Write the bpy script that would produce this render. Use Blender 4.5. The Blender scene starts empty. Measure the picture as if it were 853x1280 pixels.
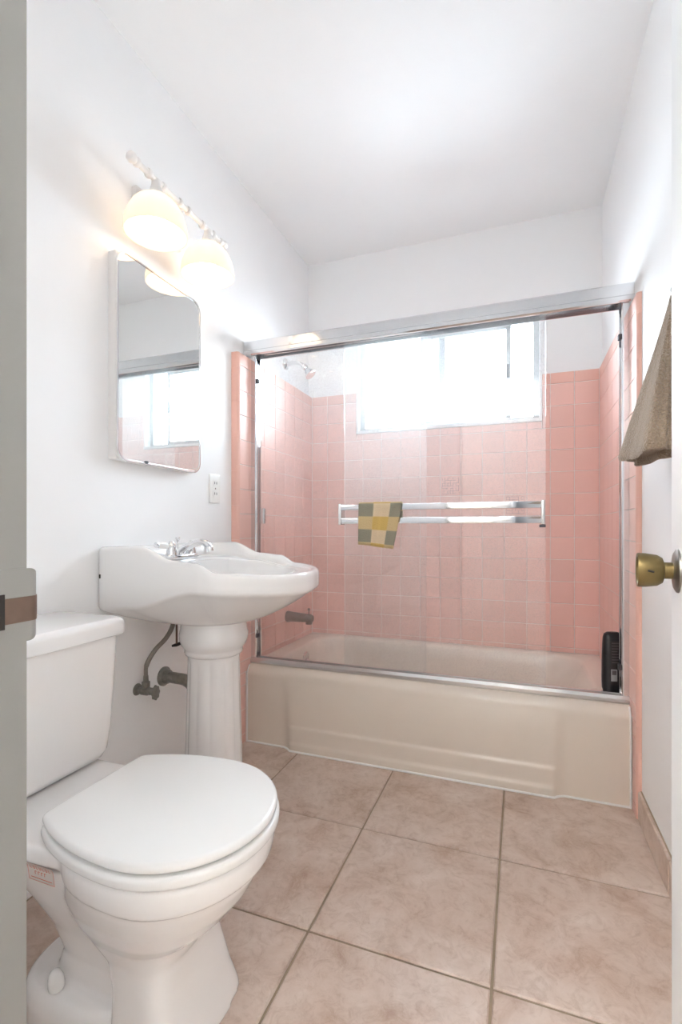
import bpy, bmesh, math, random
from mathutils import Vector, Matrix
random.seed(7)
S = bpy.context.scene
COL = S.collection
PI = math.pi

# ------------------------------------------------------------------ camera
cd = bpy.data.cameras.new('camera'); cam = bpy.data.objects.new('camera', cd); COL.objects.link(cam)
cam.location = (0, 0, 0.96)
cam.rotation_euler = (PI/2, 0, math.radians(20.235))
cd.sensor_width = 36; cd.sensor_fit = 'AUTO'
cd.lens = 601.6/1280*36
cd.shift_x = -(429.4-426.5)/1280
cd.shift_y = (661.2-640)/1280
cd.clip_start = 0.02
S.camera = cam

# ------------------------------------------------------------------ daylight and exposure
W = bpy.data.worlds.new('world'); S.world = W; W.use_nodes = True
W.node_tree.nodes['Background'].inputs[0].default_value = (0.83, 0.925, 1.0, 1)
W.node_tree.nodes['Background'].inputs[1].default_value = 7.0
S.view_settings.view_transform = 'Standard'
S.view_settings.look = 'None'
S.view_settings.gamma = 1
S.view_settings.use_curve_mapping = False
S.view_settings.exposure = 2.15
S.cycles.max_bounces = 16; S.cycles.diffuse_bounces = 12; S.cycles.glossy_bounces = 6; S.cycles.transmission_bounces = 8; S.cycles.transparent_max_bounces = 24
BULB = 3.6
HALL_FILL = 34.0  # strength of the fill lamp added in the hallway
pl = bpy.data.lights.new('window_portal', 'AREA'); pl.shape = 'RECTANGLE'; pl.size = 1.0; pl.size_y = 0.58; pl.cycles.is_portal = True
po = bpy.data.objects.new('window_portal', pl); COL.objects.link(po); po.location = (-0.39, 2.79, 1.79); po.rotation_euler = (-PI/2, 0, 0)

# ------------------------------------------------------------------ materials
def srgb(r, g, b):
    f = lambda c: (c/255/12.92) if c/255 <= 0.04045 else ((c/255+0.055)/1.055)**2.4
    return (f(r), f(g), f(b), 1)

def mat(name, col, rough=0.5, metal=0.0, var=0.04, vscale=8.0, bump=0.0, bscale=60.0, coat=0.0, spec=None, sheen=0.0, col2=None):
    m = bpy.data.materials.new(name); m.use_nodes = True
    nt = m.node_tree; b = nt.nodes['Principled BSDF']
    tc = nt.nodes.new('ShaderNodeTexCoord')
    nz = nt.nodes.new('ShaderNodeTexNoise'); nz.inputs['Scale'].default_value = vscale; nz.inputs['Detail'].default_value = 5
    nt.links.new(tc.outputs['Object'], nz.inputs['Vector'])
    mx = nt.nodes.new('ShaderNodeMix'); mx.data_type = 'RGBA'
    c2 = col2 if col2 else tuple(min(1, c*(1-var*2)) for c in col[:3])+(1,)
    mx.inputs[6].default_value = col; mx.inputs[7].default_value = c2
    nt.links.new(nz.outputs['Fac'], mx.inputs[0])
    nt.links.new(mx.outputs[2], b.inputs['Base Color'])
    b.inputs['Roughness'].default_value = rough; b.inputs['Metallic'].default_value = metal
    if coat: b.inputs['Coat Weight'].default_value = coat; b.inputs['Coat Roughness'].default_value = 0.08
    if spec is not None: b.inputs['Specular IOR Level'].default_value = spec
    if sheen: b.inputs['Sheen Weight'].default_value = sheen
    if bump:
        n2 = nt.nodes.new('ShaderNodeTexNoise'); n2.inputs['Scale'].default_value = bscale; n2.inputs['Detail'].default_value = 4
        nt.links.new(tc.outputs['Object'], n2.inputs['Vector'])
        bp = nt.nodes.new('ShaderNodeBump'); bp.inputs['Strength'].default_value = bump; bp.inputs['Distance'].default_value = 0.01
        nt.links.new(n2.outputs['Fac'], bp.inputs['Height']); nt.links.new(bp.outputs['Normal'], b.inputs['Normal'])
    return m

M = {}
M['paint'] = mat('white_semigloss_paint', (0.89, 0.89, 0.89, 1), 0.48, spec=0.3, var=0.01, bump=0.06, bscale=14)
M['ceiling'] = mat('white_ceiling_paint', (0.88, 0.885, 0.885, 1), 0.45, var=0.01, bump=0.05, bscale=10)
M['trimpaint'] = mat('white_trim_paint', (0.80, 0.80, 0.80, 1), 0.4, var=0.03, bump=0.05, bscale=25)
M['shadedjamb'] = mat('shade_darkened_jamb_paint', (0.26, 0.26, 0.25, 1), 0.45, var=0.05, bump=0.06, bscale=25)  # white jamb paint darkened in colour, standing in for dim light at the doorway
M['doorpaint'] = mat('white_door_paint', (0.82, 0.83, 0.84, 1), 0.38, var=0.01, bump=0.03, bscale=20)
M['porcelain'] = mat('white_porcelain', (0.83, 0.82, 0.81, 1), 0.12, var=0.01, coat=0.3)
M['seatplastic'] = mat('white_seat_plastic', (0.82, 0.82, 0.81, 1), 0.2, var=0.005)
M['tub'] = mat('almond_enamel', (0.76, 0.685, 0.60, 1), 0.16, var=0.02, coat=0.2)
M['grout'] = mat('white_grout', (0.88, 0.83, 0.79, 1), 0.8, var=0.08, vscale=20)
M['floorgrout'] = mat('beige_grout', (0.40, 0.32, 0.23, 1), 0.85, var=0.12, vscale=12)
M['chrome'] = mat('chrome', (0.80, 0.80, 0.81, 1), 0.09, 1.0, var=0.02)
M['satin'] = mat('brushed_aluminium', (0.72, 0.72, 0.72, 1), 0.27, 1.0, var=0.04, vscale=30)
M['aluminium'] = mat('grey_aluminium', (0.55, 0.57, 0.58, 1), 0.35, 1.0, var=0.05)
M['mirror'] = mat('mirror_silver', (0.90, 0.92, 0.91, 1), 0.0, 1.0, var=0.005)
M['brass'] = mat('tarnished_brass', (0.25, 0.175, 0.07, 1), 0.42, 0.85, var=0.25, vscale=45, col2=(0.13, 0.105, 0.045, 1))
M['nickel'] = mat('dull_metal', (0.33, 0.31, 0.28, 1), 0.35, 0.9, var=0.2, vscale=60)
M['oldpipe'] = mat('grey_old_metal', (0.33, 0.31, 0.27, 1), 0.4, 0.3, var=0.3, vscale=70, bump=0.2, bscale=150)
M['hose'] = mat('grey_flexible_hose', (0.30, 0.275, 0.24, 1), 0.5, 0.2, var=0.15, vscale=90)
M['dark'] = mat('dark_gap', (0.03, 0.025, 0.022, 1), 0.7, var=0.2)
M['rubber'] = mat('grey_rubber', (0.10, 0.10, 0.11, 1), 0.6, var=0.1)
M['black'] = mat('black_plastic', (0.013, 0.013, 0.016, 1), 0.3, var=0.1)
M['blacklabel'] = mat('dark_label_print', (0.035, 0.024, 0.024, 1), 0.45, var=0.2, vscale=90)
M['greyprint'] = mat('grey_print', (0.14, 0.12, 0.12, 1), 0.6, var=0.2, vscale=90)
M['whitelabel'] = mat('pale_label', (0.42, 0.41, 0.42, 1), 0.6, var=0.1, vscale=60)
M['ground'] = mat('dull_concrete', (0.42, 0.42, 0.42, 1), 0.9, var=0.1)
M['plate'] = mat('white_plate_plastic', (0.84, 0.84, 0.82, 1), 0.3, var=0.01)
M['lampwhite'] = mat('white_lamp_enamel', (0.82, 0.80, 0.78, 1), 0.35, var=0.02)
M['darkline'] = mat('grey_lilac_ink', (0.24, 0.15, 0.18, 1), 0.5, var=0.1)
M['sticker'] = mat('sticker_paper', (0.78, 0.74, 0.70, 1), 0.5, var=0.03)
M['ink'] = mat('orange_ink', srgb(226, 118, 88), 0.6, var=0.1, vscale=80)
M['brownmetal'] = mat('bare_brown_metal', (0.22, 0.15, 0.115, 1), 0.4, 0.6, var=0.2, vscale=60)

def tile_mat(name, base, amt=0.07):
    m = bpy.data.materials.new(name); m.use_nodes = True
    nt = m.node_tree; b = nt.nodes['Principled BSDF']
    oi = nt.nodes.new('ShaderNodeObjectInfo')
    hs = nt.nodes.new('ShaderNodeHueSaturation'); hs.inputs['Color'].default_value = base
    mr = nt.nodes.new('ShaderNodeMapRange'); mr.inputs[3].default_value = 1-amt; mr.inputs[4].default_value = 1+amt
    nt.links.new(oi.outputs['Random'], mr.inputs[0]); nt.links.new(mr.outputs[0], hs.inputs['Value'])
    nt.links.new(hs.outputs[0], b.inputs['Base Color'])
    b.inputs['Roughness'].default_value = 0.36; b.inputs['Specular IOR Level'].default_value = 0.3
    tc = nt.nodes.new('ShaderNodeTexCoord'); nz = nt.nodes.new('ShaderNodeTexNoise'); nz.inputs['Scale'].default_value = 18
    nt.links.new(tc.outputs['Object'], nz.inputs['Vector'])
    bp = nt.nodes.new('ShaderNodeBump'); bp.inputs['Strength'].default_value = 0.05; bp.inputs['Distance'].default_value = 0.01
    nt.links.new(nz.outputs['Fac'], bp.inputs['Height']); nt.links.new(bp.outputs['Normal'], b.inputs['Normal'])
    return m
PINK = (0.82, 0.53, 0.465, 1)
M['pink'] = tile_mat('pink_glazed_tile', PINK, 0.03)
M['pinkcap'] = tile_mat('pink_glazed_trim', (0.81, 0.50, 0.42, 1), 0.03)

def floor_tile_mat():
    m = bpy.data.materials.new('mottled_beige_floor_tile'); m.use_nodes = True
    nt = m.node_tree; b = nt.nodes['Principled BSDF']; L = nt.links.new
    tc = nt.nodes.new('ShaderNodeTexCoord'); oi = nt.nodes.new('ShaderNodeObjectInfo')
    cm = nt.nodes.new('ShaderNodeCombineXYZ')
    ml = nt.nodes.new('ShaderNodeMath'); ml.operation = 'MULTIPLY'; ml.inputs[1].default_value = 37
    L(oi.outputs['Random'], ml.inputs[0]); L(ml.outputs[0], cm.inputs[0]); L(ml.outputs[0], cm.inputs[2])
    ad = nt.nodes.new('ShaderNodeVectorMath'); L(tc.outputs['Object'], ad.inputs[0]); L(cm.outputs[0], ad.inputs[1])
    n1 = nt.nodes.new('ShaderNodeTexNoise'); n1.inputs['Scale'].default_value = 7; n1.inputs['Detail'].default_value = 8; n1.inputs['Roughness'].default_value = 0.68; n1.inputs['Distortion'].default_value = 0.5
    L(ad.outputs[0], n1.inputs['Vector'])
    r1 = nt.nodes.new('ShaderNodeValToRGB'); e = r1.color_ramp.elements
    e[0].position = 0.30; e[0].color = (0.46, 0.33, 0.25, 1)
    e[1].position = 0.72; e[1].color = (0.70, 0.60, 0.53, 1)
    x = r1.color_ramp.elements.new(0.48); x.color = (0.60, 0.48, 0.405, 1)
    L(n1.outputs['Fac'], r1.inputs[0])
    n2 = nt.nodes.new('ShaderNodeTexNoise'); n2.inputs['Scale'].default_value = 26; n2.inputs['Detail'].default_value = 6; n2.inputs['Roughness'].default_value = 0.75; n2.inputs['Distortion'].default_value = 1.2
    L(ad.outputs[0], n2.inputs['Vector'])
    r2 = nt.nodes.new('ShaderNodeValToRGB'); e = r2.color_ramp.elements
    e[0].position = 0.33; e[0].color = (0.72, 0.64, 0.58, 1); e[1].position = 0.52; e[1].color = (1, 1, 1, 1)
    L(n2.outputs['Fac'], r2.inputs[0])
    mx = nt.nodes.new('ShaderNodeMix'); mx.data_type = 'RGBA'; mx.blend_type = 'MULTIPLY'; mx.inputs[0].default_value = 0.6
    L(r1.outputs[0], mx.inputs[6]); L(r2.outputs[0], mx.inputs[7]); L(mx.outputs[2], b.inputs['Base Color'])
    b.inputs['Roughness'].default_value = 0.36
    bp = nt.nodes.new('ShaderNodeBump'); bp.inputs['Strength'].default_value = 0.08; bp.inputs['Distance'].default_value = 0.01
    L(n1.outputs['Fac'], bp.inputs['Height']); L(bp.outputs['Normal'], b.inputs['Normal'])
    return m
M['floortile'] = floor_tile_mat()

def glass_mat(name, tint, haze_lo, haze_hi, scale, rough=0.45):
    """clear sheet with dried water spots that scatter light forwards"""
    m = bpy.data.materials.new(name); m.use_nodes = True
    nt = m.node_tree; L = nt.links.new
    for n in list(nt.nodes): nt.nodes.remove(n)
    out = nt.nodes.new('ShaderNodeOutputMaterial')
    tr = nt.nodes.new('ShaderNodeBsdfTransparent'); tr.inputs[0].default_value = tint
    gl = nt.nodes.new('ShaderNodeBsdfGlossy'); gl.inputs['Roughness'].default_value = 0.02; gl.inputs[0].default_value = (1, 1, 1, 1)
    fr = nt.nodes.new('ShaderNodeFresnel'); fr.inputs[0].default_value = 1.35
    rf = nt.nodes.new('ShaderNodeBsdfRefraction'); rf.inputs['Roughness'].default_value = rough; rf.inputs['IOR'].default_value = 1.3
    rf.inputs[0].default_value = (0.97, 0.98, 1, 1)
    tl = nt.nodes.new('ShaderNodeBsdfTranslucent'); tl.inputs[0].default_value = (0.92, 0.92, 0.92, 1)
    df = nt.nodes.new('ShaderNodeBsdfDiffuse'); df.inputs[0].default_value = (0.92, 0.92, 0.92, 1)
    sc = nt.nodes.new('ShaderNodeMixShader'); sc.inputs[0].default_value = 0.5
    L(tl.outputs[0], sc.inputs[1]); L(df.outputs[0], sc.inputs[2])
    hz = nt.nodes.new('ShaderNodeMixShader'); hz.inputs[0].default_value = 0.95
    L(rf.outputs[0], hz.inputs[1]); L(sc.outputs[0], hz.inputs[2])
    tc = nt.nodes.new('ShaderNodeTexCoord')
    vo = nt.nodes.new('ShaderNodeTexNoise'); vo.inputs['Scale'].default_value = scale; vo.inputs['Detail'].default_value = 3; vo.inputs['Roughness'].default_value = 0.7
    L(tc.outputs['Object'], vo.inputs['Vector'])
    big = nt.nodes.new('ShaderNodeTexNoise'); big.inputs['Scale'].default_value = 5; big.inputs['Detail'].default_value = 3
    L(tc.outputs['Object'], big.inputs['Vector'])
    mr = nt.nodes.new('ShaderNodeMapRange'); mr.inputs[1].default_value = 0.50; mr.inputs[2].default_value = 0.64
    mr.inputs[3].default_value = haze_lo; mr.inputs[4].default_value = haze_hi
    L(vo.outputs['Fac'], mr.inputs[0])
    mu = nt.nodes.new('ShaderNodeMath'); mu.operation = 'MULTIPLY'; mu.use_clamp = True
    m2 = nt.nodes.new('ShaderNodeMapRange'); m2.inputs[1].default_value = 0.3; m2.inputs[2].default_value = 0.7; m2.inputs[3].default_value = 0.7; m2.inputs[4].default_value = 1.3
    L(big.outputs['Fac'], m2.inputs[0]); L(mr.outputs[0], mu.inputs[0]); L(m2.outputs[0], mu.inputs[1])
    a = nt.nodes.new('ShaderNodeMixShader'); L(mu.outputs[0], a.inputs[0]); L(tr.outputs[0], a.inputs[1]); L(hz.outputs[0], a.inputs[2])
    c = nt.nodes.new('ShaderNodeMixShader'); L(fr.outputs[0], c.inputs[0]); L(a.outputs[0], c.inputs[1]); L(gl.outputs[0], c.inputs[2])
    L(c.outputs[0], out.inputs[0])
    return m
M['glass'] = glass_mat('water_spotted_glass', (0.985, 0.995, 0.995, 1), 0.055, 0.17, 230, 0.35)
M['winglass'] = glass_mat('window_glass', (0.98, 0.99, 1, 1), 0.0, 0.02, 40)

def shade_mat():
    m = bpy.data.materials.new('frosted_white_glass'); m.use_nodes = True
    nt = m.node_tree; L = nt.links.new
    b = nt.nodes['Principled BSDF']; b.inputs['Base Color'].default_value = (0.93, 0.90, 0.86, 1); b.inputs['Roughness'].default_value = 0.25
    tl = nt.nodes.new('ShaderNodeBsdfTranslucent'); tl.inputs[0].default_value = (0.97, 0.93, 0.87, 1)
    mx = nt.nodes.new('ShaderNodeMixShader'); mx.inputs[0].default_value = 0.5
    L(b.outputs[0], mx.inputs[1]); L(tl.outputs[0], mx.inputs[2]); L(mx.outputs[0], nt.nodes['Material Output'].inputs[0])
    return m
M['shade'] = shade_mat()
def emit_mat(name, col, s):
    m = bpy.data.materials.new(name); m.use_nodes = True; nt = m.node_tree
    b = nt.nodes['Principled BSDF']; b.inputs['Base Color'].default_value = (1, 1, 1, 1)
    b.inputs['Emission Color'].default_value = col; b.inputs['Emission Strength'].default_value = s
    return m
M['hallfill'] = emit_mat('hall_fill_glow', (1.0, 0.98, 0.95, 1), HALL_FILL)
M['bulb'] = emit_mat('lit_bulb', (1.0, 0.74, 0.50, 1), BULB)

def cloth_mat(name, col, col2, scale=220, bump=0.6):
    m = mat(name, col, 0.95, var=0, vscale=scale*1.2, col2=col2, bump=bump, bscale=scale, sheen=0.3, spec=0.1)
    return m
M['towel'] = cloth_mat('taupe_terry', (0.22, 0.16, 0.11, 1), (0.58, 0.45, 0.33, 1), 210, 1.0)

def gingham():
    m = cloth_mat('checked_cotton', (1, 1, 1, 1), (0.9, 0.9, 0.9, 1), 300, 0.4)
    nt = m.node_tree; L = nt.links.new; b = nt.nodes['Principled BSDF']
    uv = nt.nodes.new('ShaderNodeUVMap'); uv.uv_map = 'UVMap'
    sp = nt.nodes.new('ShaderNodeSeparateXYZ'); L(uv.outputs[0], sp.inputs[0])
    def stripe(sock):
        a = nt.nodes.new('ShaderNodeMath'); a.operation = 'PINGPONG'; a.inputs[1].default_value = 1.0; L(sock, a.inputs[0])
        s = nt.nodes.new('ShaderNodeMapRange'); s.inputs[1].default_value = 0.47; s.inputs[2].default_value = 0.53; L(a.outputs[0], s.inputs[0])
        return s.outputs[0]
    sx, sy = stripe(sp.outputs[0]), stripe(sp.outputs[1])
    # sx=1 grey column, sy=1 grey row; both: grey, one: yellow, none: cream
    m1 = nt.nodes.new('ShaderNodeMix'); m1.data_type = 'RGBA'; m1.inputs[6].default_value = (0.62, 0.43, 0.14, 1); m1.inputs[7].default_value = (0.60, 0.46, 0.25, 1)
    m2 = nt.nodes.new('ShaderNodeMix'); m2.data_type = 'RGBA'; m2.inputs[6].default_value = (0.70, 0.56, 0.38, 1); m2.inputs[7].default_value = (0.29, 0.275, 0.21, 1)
    m3 = nt.nodes.new('ShaderNodeMix'); m3.data_type = 'RGBA'
    L(sx, m1.inputs[0]); L(sx, m2.inputs[0]); L(sy, m3.inputs[0]); L(m1.outputs[2], m3.inputs[6]); L(m2.outputs[2], m3.inputs[7])
    L(m3.outputs[2], b.inputs['Base Color'])
    return m
M['gingham'] = gingham()

# ------------------------------------------------------------------ mesh helpers (all in world metres)
ORIG = {}
def finish(name, bm, m, parent=None, smooth=True, origin=None, mods=None, autosmooth=35):
    bm.normal_update()
    xs = [v.co for v in bm.verts]
    if origin is None:
        lo = Vector((min(c.x for c in xs), min(c.y for c in xs), min(c.z for c in xs)))
        hi = Vector((max(c.x for c in xs), max(c.y for c in xs), max(c.z for c in xs)))
        origin = Vector(((lo.x+hi.x)/2, (lo.y+hi.y)/2, lo.z))
    origin = Vector(origin)
    bmesh.ops.translate(bm, verts=bm.verts, vec=-origin)
    me = bpy.data.meshes.new(name); bm.to_mesh(me); bm.free()
    if smooth:
        for p in me.polygons: p.use_smooth = True
        try: me.set_sharp_from_angle(angle=math.radians(autosmooth))
        except Exception: pass
    me.materials.append(M[m] if isinstance(m, str) else m)
    return link(name, me, origin, parent)
def link(name, me, origin, parent=None):
    o = bpy.data.objects.new(name, me); COL.objects.link(o)
    origin = Vector(origin)
    if parent is not None:
        o.parent = parent; o.location = origin-ORIG[parent]
    else: o.location = origin
    ORIG[o] = origin
    return o
def tag(o, label=None, cat=None, group=None, kind=None):
    if label: o['label'] = label
    if cat: o['category'] = cat
    if group: o['group'] = group
    if kind: o['kind'] = kind
    return o
def thing(name, loc, label, cat, group=None, kind=None):
    o = bpy.data.objects.new(name, None); COL.objects.link(o); o.location = loc; ORIG[o] = Vector(loc)
    o.empty_display_size = 0.05
    return tag(o, label, cat, group, kind)
def box(bm, x0, x1, y0, y1, z0, z1, bev=0, seg=2):
    vs = [bm.verts.new((x, y, z)) for x in (x0, x1) for y in (y0, y1) for z in (z0, z1)]
    F = [(0, 1, 3, 2), (4, 6, 7, 5), (0, 4, 5, 1), (2, 3, 7, 6), (0, 2, 6, 4), (1, 5, 7, 3)]
    fs = [bm.faces.new([vs[i] for i in f]) for f in F]
    if bev:
        es = {e for f in fs for e in f.edges}
        bmesh.ops.bevel(bm, geom=list(es), offset=bev, segments=seg, affect='EDGES', profile=0.5)
    return bm
def boxo(name, b, m, parent=None, bev=0.0, seg=2, **k):
    return finish(name, box(bmesh.new(), *b, bev=bev, seg=seg), m, parent, smooth=bev > 0, **k)
def loft(bm, rings, cap0=True, cap1=True, close=True):
    R = [[bm.verts.new(p) for p in r] for r in rings]
    n = len(R[0])
    for a, b in zip(R, R[1:]):
        for i in range(n if close else n-1):
            j = (i+1) % n
            bm.faces.new((a[i], a[j], b[j], b[i]))
    if cap0: bm.faces.new(list(reversed(R[0])))
    if cap1: bm.faces.new(R[-1])
    return bm
def sup(cx, cy, rx, ry, z, e=2.0, n=48):
    out = []
    for i in range(n):
        t = 2*PI*i/n; c, s = math.cos(t), math.sin(t)
        out.append((cx+rx*math.copysign(abs(c)**(2/e), c), cy+ry*math.copysign(abs(s)**(2/e), s), z))
    return out
def lathe(bm, prof, c, axis=(0, 0, 1), n=32, cap0=True, cap1=True):
    ax = Vector(axis).normalized()
    t = Vector((1, 0, 0)) if abs(ax.x) < 0.9 else Vector((0, 1, 0))
    u = ax.cross(t).normalized(); w = ax.cross(u)
    c = Vector(c)
    rings = [[c+ax*h+(u*math.cos(2*PI*i/n)+w*math.sin(2*PI*i/n))*r for i in range(n)] for r, h in prof]
    loft(bm, rings, cap0, cap1)
    return bm
def catmull(pts, k=8):
    P = [Vector(p) for p in pts]; P = [2*P[0]-P[1]]+P+[2*P[-1]-P[-2]]; out = []
    for i in range(1, len(P)-2):
        a, b, c, d = P[i-1:i+3]
        for j in range(k):
            t = j/k
            out.append(0.5*((2*b)+(c-a)*t+(2*a-5*b+4*c-d)*t*t+(3*b-a-3*c+d)*t**3))
    out.append(P[-2]); return out
def tube(bm, pts, r, n=12, caps=True):
    pts = [Vector(p) for p in pts]; rings = []
    nrm = None
    for i, p in enumerate(pts):
        d = (pts[min(i+1, len(pts)-1)]-pts[max(i-1, 0)]).normalized()
        if nrm is None:
            t = Vector((0, 0, 1)) if abs(d.z) < 0.9 else Vector((1, 0, 0)); nrm = d.cross(t).normalized()
        nrm = (nrm-d*nrm.dot(d)).normalized(); bi = d.cross(nrm)
        rr = r[i] if isinstance(r, (list, tuple)) else r
        rings.append([p+(nrm*math.cos(2*PI*k/n)+bi*math.sin(2*PI*k/n))*rr for k in range(n)])
    return loft(bm, rings, caps, caps)
def offset_poly(P, d):
    n = len(P); out = []
    for i in range(n):
        a, b, c = Vector(P[i-1]), Vector(P[i]), Vector(P[(i+1) % n])
        t = (c-a); t.normalize() if t.length else None
        out.append((b.x-t.y*d, b.y+t.x*d))       # ccw polygon: left normal points inwards
    return out
def slab(bm, P, z0, z1, r=0.008, seg=4, rb=None):
    """outline P (ccw xy) extruded z0..z1 with rounded edges"""
    rb = r if rb is None else rb; rings = []
    for i in range(seg+1):
        a = PI/2*i/seg; Q = offset_poly(P, rb*(1-math.sin(a))); rings.append([(x, y, z0+rb*(1-math.cos(a))) for x, y in Q])
    for i in range(seg+1):
        a = PI/2*i/seg; Q = offset_poly(P, r*(1-math.cos(a))); rings.append([(x, y, z1-r+r*math.sin(a)) for x, y in Q])
    return loft(bm, rings)
def prism(bm, prof, axis, a, b):
    """profile extruded along an axis: prof in the other two coordinates"""
    def mk(p, t): return (t, p[0], p[1]) if axis == 'x' else (p[0], t, p[1]) if axis == 'y' else (p[0], p[1], t)
    loft(bm, [[mk(p, a) for p in prof], [mk(p, b) for p in prof]])
    bmesh.ops.recalc_face_normals(bm, faces=bm.faces)
    return bm
def recalc(bm): bmesh.ops.recalc_face_normals(bm, faces=bm.faces); return bm

# ------------------------------------------------------------------ room shell
XL, XLT, XR, XRT = -1.200, -1.165, 0.3745, 0.359     # plaster and tile faces left / right
YB, YBT, YF = 2.6465, 2.6246, 1.893                   # back plaster, back tile face, tub front
ZC, ZT = 2.542, 1.742
YD = 0.306                                            # room side of the door wall
YTL = 1.824                                           # front edge of the side-wall tiling
WX0, WX1, WZ0, WZ1 = -0.886, 0.101, 1.505, 2.075       # window opening
T = 0.1097

floor = tag(boxo('floor', (-1.37, 0.55, -1.05, 2.80, -0.06, -0.005), 'floorgrout'), 'beige stone-look square floor tiles with tan grout', kind='structure')
ceil = tag(boxo('ceiling', (-1.32, 0.50, 0.19, 2.80, ZC, ZC+0.05), 'ceiling'), 'smooth white painted ceiling', kind='structure')
wl = tag(boxo('wall_left', (-1.32, XL, 0.19, 2.80, 0, ZC), 'paint'), 'white painted wall behind sink and toilet, pink tile at its tub end', kind='structure')
wr = tag(boxo('wall_right', (XR, 0.50, 0.19, 2.80, 0, ZC), 'paint'), 'glossy white painted wall behind the open door', kind='structure')
bm = bmesh.new()
for b in ((XL, WX0, YB, 2.80, 0, ZC), (WX1, XR, YB, 2.80, 0, ZC), (WX0, WX1, YB, 2.80, 0, WZ0), (WX0, WX1, YB, 2.80, WZ1, ZC)): box(bm, *b)
wb = tag(finish('wall_back', bm, 'paint', smooth=False), 'white wall with window above pink tiled tub surround', kind='structure')
bm = bmesh.new()
for b in ((XL, -0.435, 0.19, YD, 0, ZC), (0.215, XR, 0.19, YD, 0, ZC), (-0.435, 0.215, 0.19, YD, 2.06, ZC)): box(bm, *b)
wf = tag(finish('wall_front', bm, 'paint', smooth=False), 'white wall around the doorway', kind='structure')

tag(boxo('unseen_ground', (-12, 12, 2.9, 26, -1.3, -1.2), 'ground'), 'unseen grey ground added outside the window', kind='structure')  # out of view, added to cut the low sky light reaching the ceiling
# the unseen hallway the doorway opens from, with an added fill lamp
bm = bmesh.new()
for b in ((-1.32, 0.50, -1.05, -1.0, 0, ZC), (-1.37, -1.32, -1.0, 0.19, 0, ZC), (0.50, 0.55, -1.0, 0.19, 0, ZC)): box(bm, *b)
tag(finish('wall_hall', bm, 'paint', smooth=False), 'white painted hallway walls behind the doorway', kind='structure')
tag(boxo('ceiling_hall', (-1.32, 0.50, -1.0, 0.19, ZC, ZC+0.05), 'ceiling'), 'white painted hallway ceiling', kind='structure')
hl = thing('hall_fill_lamp', (-0.72, -0.42, ZC-0.09), 'round fill lamp added on the unseen hallway ceiling', 'lamp')
finish('fill_lamp_base', lathe(bmesh.new(), [(0.16, 0), (0.16, -0.02), (0.15, -0.025)], (-0.72, -0.42, ZC), (0, 0, 1), 32), 'lampwhite', hl)
finish('fill_lamp_dome', lathe(bmesh.new(), [(0.148, -0.02), (0.145, -0.04), (0.12, -0.07), (0.07, -0.088), (0.001, -0.092)], (-0.72, -0.42, ZC), (0, 0, 1), 32), 'hallfill', hl)

# floor tiles
SQ = 0.4208; G = 0.003
gx = [XL, -0.8985, -0.4777, -0.0569, XR]; gy = [0.2101-SQ, 0.2101, 0.6309, 1.0517, 1.4725, YF+0.02]
tcache = {}
def tile_mesh(kind, a, b, t, m, ch=0.0015):
    key = (kind, round(a, 4), round(b, 4), m)
    if key in tcache: return tcache[key]
    bm = bmesh.new()
    def P(u, v, n):
        return {'z': (u, v, n), '-y': (u, -n, v), '+x': (n, u, v), '-x': (-n, u, v)}[kind]
    rings = []
    for ins, n in ((0, 0), (0, t-ch), (ch, t)):
        rings.append([P(u, v, n) for u, v in ((-a/2+ins, -b/2+ins), (a/2-ins, -b/2+ins), (a/2-ins, b/2-ins), (-a/2+ins, b/2-ins))])
    loft(bm, rings); recalc(bm)
    me = bpy.data.meshes.new('tile'); bm.to_mesh(me); bm.free(); me.materials.append(M[m])
    tcache[key] = me
    return me
for i in range(len(gx)-1):
    for j in range(len(gy)-1):
        a, b = gx[i+1]-gx[i]-2*G, gy[j+1]-gy[j]-2*G
        if j == 0 and (gx[i+1] < -0.5): continue
        link('tile', tile_mesh('z', a, b, 0.006, 'floortile', 0.003), ((gx[i]+gx[i+1])/2, (gy[j]+gy[j+1])/2, -0.006), floor)

# tile base along the right wall
bb = tag(boxo('baseboard_right', (XR-0.004, XR, YD, YTL, 0, 0.097), 'floorgrout'), 'beige ceramic tile base along the right wall', kind='structure')
ys = [YD, 0.6309, 1.0517, 1.4725, YTL+0.002]
for a, b in zip(ys, ys[1:]):
    link('tile', tile_mesh('-x', b-a-0.004, 0.094, 0.009, 'floortile', 0.003), (XR-0.003, (a+b)/2, 0.048), bb)

# pink wall tiles
GW = 0.0013
def rect_sub(r, h):
    x0, x1, y0, y1 = r; a0, a1, b0, b1 = h
    if x1 <= a0 or x0 >= a1 or y1 <= b0 or y0 >= b1: return [r]
    out = []
    if x0 < a0: out.append((x0, a0, y0, y1))
    if x1 > a1: out.append((a1, x1, y0, y1))
    c0, c1 = max(x0, a0), min(x1, a1)
    if y0 < b0: out.append((c0, c1, y0, b0))
    if y1 > b1: out.append((c0, c1, b1, y1))
    return out
rows = [1.6857-T*k for k in range(17)]
def rows_between(zlo):
    r = []
    for k in range(16):
        hi, lo = rows[k], rows[k+1]
        if hi <= zlo: break
        r.append((max(lo, zlo), hi, k))
    return r
def put(wall, kind, u0, u1, v0, v1, face, m='pink', name='tile'):
    a, b = u1-u0-2*GW, v1-v0-2*GW
    if a < 0.006 or b < 0.006: return None
    me = tile_mesh(kind, a, b, 0.006, m)
    u, v = (u0+u1)/2, (v0+v1)/2
    loc = {'-y': (u, face+0.006, v), '+x': (face-0.006, u, v), '-x': (face+0.006, u, v)}[kind]
    return link(name, me, loc, wall)
ZTUB = 0.345
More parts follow.
